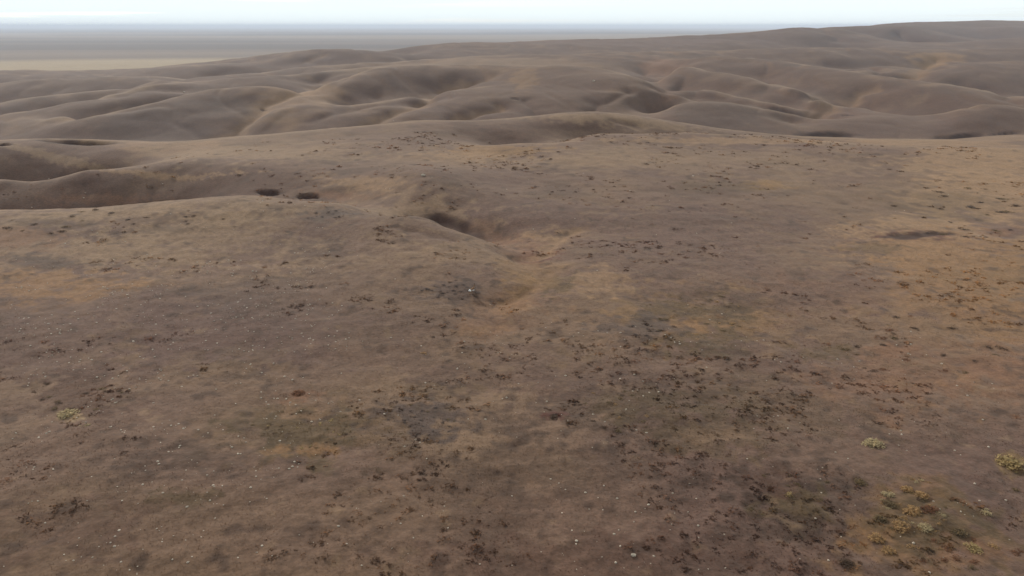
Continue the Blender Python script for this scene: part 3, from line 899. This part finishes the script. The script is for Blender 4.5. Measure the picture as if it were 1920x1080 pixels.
# single plants one can point at
shrub(130, 776, 44, 'straw', "pale straw-coloured bush alone on the left slope", big=True, hk=.6, name="pale_bush", cat="bush")
shrub(160, 798, 20, 'straw', "little straw bush just below the pale one at left", name="pale_bush", cat="bush", hk=.6)
shrub(1640, 833, 48, 'straw', "flat pale yellow bush on bare ground above the golden thicket", big=True, hk=.45, name="pale_bush", cat="bush")
shrub(1900, 870, 52, 'yellowgreen', "yellow-green bush at the right edge", big=True, hk=.8, name="green_bush", cat="bush")
shrub(1480, 928, 22, 'yellowgreen', "small yellow-green bush at the rim of the dark patch", name="green_bush", cat="bush")
shrub(1848, 962, 26, 'straw', "pale rounded bush between the golden thicket and the right edge", name="pale_bush", cat="bush")
shrub(1905, 920, 20, 'olive', "olive bush under the yellow-green one at the right edge", name="olive_bush", cat="bush")
shrub(560, 738, 34, 'rusty', "rust-coloured bush above the olive scrub patch", big=True, hk=.5, name="rusty_bush", cat="bush")
shrub(1040, 779, 30, 'brown', "flat dark brown bush alone at bottom centre", big=True, hk=.3, name="brown_bush", cat="bush")
shrub(795, 662, 18, 'golden', "small golden bush alone left of centre", name="golden_bush", cat="bush", hk=.6)
shrub(812, 632, 11, 'brown', "round dark bush below the grazing ground left of centre", name="brown_bush", cat="bush", hk=1.2)
shrub(450, 329, 13, 'brown', "dark bush standing on the shaded hillside at left", name="brown_bush", cat="bush", hk=1.4)
for i, (u, v, w, k, lab) in enumerate([
    (1700,918,30,'golden',"golden shrub at the top of the thicket at bottom right"),
    (1728,930,34,'golden',"golden shrub on the upper right of the thicket"),
    (1672,945,30,'olive',"olive shrub on the left shoulder of the golden thicket"),
    (1706,958,38,'golden',"broad golden shrub in the middle of the thicket"),
    (1745,960,34,'rusty',"rust-tinged shrub on the right side of the golden thicket"),
    (1694,990,36,'golden',"golden shrub at the lower left of the thicket"),
    (1738,992,32,'straw',"pale tipped shrub at the foot of the golden thicket"),
    (1650,975,32,'olive',"olive shrub left of the golden thicket's foot"),
    (1645,1012,36,'golden',"golden shrub standing below and left of the thicket"),
    (1668,1034,30,'golden',"lowest golden shrub below the thicket"),
    (1664,926,24,'straw',"pale grey shrub beside the top of the golden thicket"),
    (1616,905,26,'olive',"olive tuft above and left of the golden thicket"),
    (1800,1000,36,'olive',"olive shrub right of the golden thicket"),
    (1822,1030,34,'yellowgreen',"yellow-green shrub low at the right of the golden thicket"),
    (1590,1058,34,'brown',"brown shrub at the bottom edge left of the golden thicket")]):
    shrub(u, v, w, k, lab, big=True, hk=.7, name=("golden_shrub" if k == 'golden' else "low_shrub"))

CLUSTERS = [
 # u, v, ru, rv, count, size px, kinds, label, group
 (845,545,58,17,30,13,('sage','sage','brown'),"shrub in the dense dark clump left of the antelope","dark shrubs beside the antelope"),
 (560,805,105,38,46,11,('olive','olive','brown','yellowgreen'),"shrub in the scrub patch at lower left of centre","olive scrub patch"),
 (790,785,80,38,26,11,('sage','sage','olive'),"shrub on the pebbly patch below centre","grey shrubs below centre"),
 (1155,770,80,44,24,17,('olive','brown','golden'),"shrub on the rough patch right of centre, above the bottom","shrubs right of centre below"),
 (1300,590,110,40,28,14,('olive','golden','brown'),"shrub in the yellow patch right of the draw","shrubs of the yellow patch"),
 (1200,620,60,18,10,15,('sage','brown'),"shrub at the left of the yellow patch","dark shrubs left of the yellow patch"),
 (150,735,90,45,16,17,('brown','olive'),"shrub on the rough ground at left","brown shrubs at left"),
 (280,405,150,20,14,16,('brown','sage','olive'),"shrub along the crest of the left foreground hill","shrubs on the left crest"),
 (70,425,70,14,8,16,('brown','olive'),"shrub at the far left end of the foreground crest","shrubs at the crest's left end"),
 (615,402,30,8,8,11,('sage',),"shrub in the small clump on the crest","grey shrub clump on the crest"),
 (1720,650,160,60,26,20,('brown','olive','rusty'),"shrub on the orange slope at right","shrubs on the orange slope"),
 (1800,400,130,50,24,18,('brown','olive','sage'),"shrub around the eroded bank at right","shrubs round the eroded bank"),
 (1715,952,66,56,56,15,('golden','golden','straw','olive','brown'),"clump within the thicket at bottom right","small golden clumps of the thicket"),
 (1480,930,100,55,22,16,('olive','brown'),"low shrub in the dark ground patch at bottom right","low shrubs of the dark patch"),
 (1800,1040,120,30,14,22,('olive','rusty','golden'),"shrub in the bottom right corner","shrubs of the bottom right corner"),
]
for (cu, cv, ru, rv, cnt, sz, kinds, lab, grp) in CLUSTERS:
    for i in range(cnt):
        a, q = random.uniform(0, 6.283), math.sqrt(random.random())
        kd, k_ = random.choice(kinds), random.uniform(.6, 1.35)
        word = {'sage': 'dark grey', 'olive': 'olive', 'brown': 'brown', 'golden': 'golden', 'straw': 'straw-coloured', 'yellowgreen': 'yellow-green', 'rusty': 'rust-coloured'}[kd]
        size = 'small' if k_ < .85 else 'larger' if k_ > 1.12 else 'mid-sized'
        shrub(cu + ru * q * math.cos(a), cv + rv * q * math.sin(a), sz * k_, kd, size + ' ' + word + ' ' + lab, grp, hk=.45)

# the countless small clumps of the whole slope
def shape_of(me):
    v = np.array([tuple(x.co) for x in me.vertices]); f = [tuple(p.vertices) for p in me.polygons if len(p.vertices) == 4]
    f = np.array(f)
    return v * np.array([1, 1, .62]), f
SM = [shape_of(shrub_mesh(80 + s, 15, .36, 0, 2.6)) for s in range(5)]
sp = scatter(15000, [(-80,2000,620,1090,.36),(-80,2000,440,620,.3),(700,2000,270,440,.34),(-80,700,280,440,.08)], 9)
kn = noise(sp[:, 0], sp[:, 1], 22, 97) + .8 * noise(sp[:, 0], sp[:, 1], 6, 98)
sp = sp[(kn > .08) & (noise(sp[:, 0], sp[:, 1], 60, 99) * .5 + kn > .1)]
pr = np.hypot(sp[:, 0], sp[:, 1])
pc = colour(sp[:, 0], sp[:, 1], np.zeros(len(sp)), np.zeros(len(sp)), np.full(len(sp), 1.5))
pc = pc * np.array([[.95, .92, .9], [1.15, 1.12, 1.0], [1.3, 1.3, 1.25], [2.0, 1.9, 1.7]])[rng.choice(4, len(sp), p=[.28, .20, .20, .32])] * rng.uniform(.85, 1.15, (len(sp), 1))
g = bulk("low_scrub", sp, SM, (.07 + .36 * rng.uniform(0, 1, len(sp)) ** 2.6) * (1 + pr / 130), M_GRASS, pc, .03)
tag(g, "countless low brown clumps dotting the slopes", None, kind="stuff")

# ------------------------------------------------------------------ the antelope
def skin(name, chains, sub=2):
    """chains share joints by key: {key: (co, r)}, edges [(a, b)]"""
    joints, edges = chains
    keys = list(joints)
    me = bpy.data.meshes.new(name)
    me.from_pydata([joints[k][0] for k in keys], [(keys.index(a), keys.index(b)) for a, b in edges], [])
    o = bpy.data.objects.new(name, me); COL.objects.link(o)
    o.modifiers.new("Skin", 'SKIN'); s = o.modifiers.new("Sub", 'SUBSURF'); s.levels = sub
    for i, k in enumerate(keys):
        rr_ = joints[k][1]
        me.skin_vertices[0].data[i].radius = rr_ if isinstance(rr_, tuple) else (rr_, rr_)
        me.skin_vertices[0].data[i].use_root = (i == 0)
    dg = bpy.context.evaluated_depsgraph_get()
    m2 = bpy.data.meshes.new_from_object(o.evaluated_get(dg))
    bpy.data.objects.remove(o)
    m2.name = name
    m2.polygons.foreach_set("use_smooth", [True] * len(m2.polygons))
    return m2

J = {'pel': ((-.40, 0, .74), (.155, .17)), 'loin': ((-.18, 0, .73), (.15, .16)), 'rib': ((.08, 0, .70), (.165, .19)), 'che': ((.30, 0, .70), (.15, .185)),
     'nb': ((.43, 0, .84), .115), 'nm': ((.53, 0, 1.0), .075), 'hd': ((.60, 0, 1.14), .07), 'mz': ((.72, 0, 1.10), .045), 'ns': ((.80, 0, 1.06), .032),
     'tl': ((-.53, 0, .80), .05)}
E = [('pel', 'loin'), ('loin', 'rib'), ('rib', 'che'), ('che', 'nb'), ('nb', 'nm'), ('nm', 'hd'), ('hd', 'mz'), ('mz', 'ns'), ('pel', 'tl')]
for s, t in ((-1, 'r'), (1, 'l')):
    dx = .05 * s
    J.update({'th' + t: ((-.40 , .10 * s, .62), .095), 'kn' + t: ((-.33 + dx, .12 * s, .48), .06), 'ho' + t: ((-.50 + dx, .11 * s, .34), .03),
              'ca' + t: ((-.46 + dx, .11 * s, .14), .019), 'hf' + t: ((-.44 + dx, .11 * s, .02), .024),
              'sh' + t: ((.30, .10 * s, .58), .07), 'el' + t: ((.25, .11 * s, .46), .045), 'wr' + t: ((.29 - dx, .11 * s, .26), .026),
              'pa' + t: ((.28 - dx, .11 * s, .10), .018), 'ff' + t: ((.30 - dx, .11 * s, .02), .023)})
    E += [('pel', 'th' + t), ('th' + t, 'kn' + t), ('kn' + t, 'ho' + t), ('ho' + t, 'ca' + t), ('ca' + t, 'hf' + t),
          ('che', 'sh' + t), ('sh' + t, 'el' + t), ('el' + t, 'wr' + t), ('wr' + t, 'pa' + t), ('pa' + t, 'ff' + t)]
bm_ = skin("body", (J, E))
co = np.array([tuple(v.co) for v in bm_.vertices])
tan_, wht, blk = srgb(120, 90, 66), np.array([.82, .79, .74]), srgb(48, 36, 30)
vc = np.tile(tan_, (len(co), 1))
nrm = np.array([tuple(v.normal) for v in bm_.vertices])
rump = (np.hypot((co[:, 0] + .50) / .17, (co[:, 2] - .76) / .17) < 1) & (co[:, 0] < -.36)
belly = (co[:, 2] < .66) & (co[:, 2] > .48) & (co[:, 0] > -.34) & (co[:, 0] < .36)
throat = (co[:, 0] > .40) & (nrm[:, 0] > .35) & (((co[:, 2] > .86) & (co[:, 2] < .93)) | ((co[:, 2] > .99) & (co[:, 2] < 1.06)))
vc[rump | belly | throat] = wht
vc[(co[:, 0] > .72) & (co[:, 2] > .95)] = blk
vc[co[:, 2] < .035] = blk
vc[(co[:, 2] < .5) & (co[:, 2] >= .035)] = srgb(132, 98, 70)
a_ = bm_.attributes.new("veg", 'FLOAT_COLOR', 'POINT')
cc = np.ones((len(co), 4), np.float32); cc[:, :3] = vc
a_.data.foreach_set("color", cc.ravel())
bm_.materials.clear(); bm_.materials.append(attr_mat("antelope_coat"))
M_HORN = simple_mat("dark_horn", srgb(44, 34, 30), .5)
M_EYE = simple_mat("dark_eye", srgb(22, 16, 14), .15, .05)
M_EAR = simple_mat("tan_ear", srgb(140, 100, 68))
ap = at(884.5, 553)
root = bpy.data.objects.new("antelope", None); COL.objects.link(root)
root.location = (ap[0], ap[1], ap[2] - .01)
root.rotation_euler = (0, 0, math.radians(90 - 34))
tag(root, "brown antelope with a white rump walking away beside the dark shrub clump", "antelope")
b = bpy.data.objects.new("body", bm_); COL.objects.link(b); b.parent = root
for s in (-1, 1):
    hj = {'a': ((.585, .035 * s, 1.19), .02), 'b': ((.59, .055 * s, 1.29), .017), 'c': ((.585, .07 * s, 1.38), .012), 'd': ((.56, .06 * s, 1.43), .006), 'p': ((.63, .06 * s, 1.33), .006)}
    hm = skin("horn", (hj, [('a', 'b'), ('b', 'c'), ('c', 'd'), ('b', 'p')]), 1)
    hm.materials.clear(); hm.materials.append(M_HORN)
    o = bpy.data.objects.new("horn", hm); COL.objects.link(o); o.parent = b
    ev = [(.56, .06 * s, 1.17), (.55, .10 * s, 1.24), (.545, .12 * s, 1.30), (.57, .105 * s, 1.25), (.58, .07 * s, 1.18), (.565, .09 * s, 1.20)]
    mesh_obj("ear", ev, [(0, 1, 5), (1, 2, 5), (2, 3, 5), (3, 4, 5), (4, 0, 5), (0, 4, 3, 1)], M_EAR, True, b)
    bm = bmesh.new(); bmesh.ops.create_uvsphere(bm, u_segments=10, v_segments=8, radius=.018)
    em = bpy.data.meshes.new("eye"); bm.to_mesh(em); bm.free(); em.materials.append(M_EYE)
    o = bpy.data.objects.new("eye", em); COL.objects.link(o); o.parent = b; o.location = (.635, .052 * s, 1.15)

# ------------------------------------------------------------------ haze
hz = bpy.data.meshes.new("haze")
S, zb, zt = 95000, float(Zg.min()) - 3, float(Zg.max()) + 4
zt = max(zt, CAM_Z + 3)
hv = [(x, y, z) for z in (zb, zt) for x, y in ((-S, -S), (S, -S), (S, S), (-S, S))]
hz.from_pydata(hv, [], [(0, 3, 2, 1), (4, 5, 6, 7), (0, 1, 5, 4), (1, 2, 6, 5), (2, 3, 7, 6), (3, 0, 4, 7)])
ho = bpy.data.objects.new("haze", hz); COL.objects.link(ho)
hm = bpy.data.materials.new("haze"); hm.use_nodes = True
N, L = hm.node_tree.nodes, hm.node_tree.links
N.remove(N["Principled BSDF"])
pv = N.new("ShaderNodeVolumePrincipled")
pv.inputs['Color'].default_value = (.80, .88, 1.0, 1)
pv.inputs['Density'].default_value = 1.0e-4
pv.inputs['Anisotropy'].default_value = 0.0
L.new(pv.outputs['Volume'], N["Material Output"].inputs['Volume'])
hz.materials.append(hm)
ho['kind'] = 'stuff'; ho['label'] = "thin pale haze over the prairie"
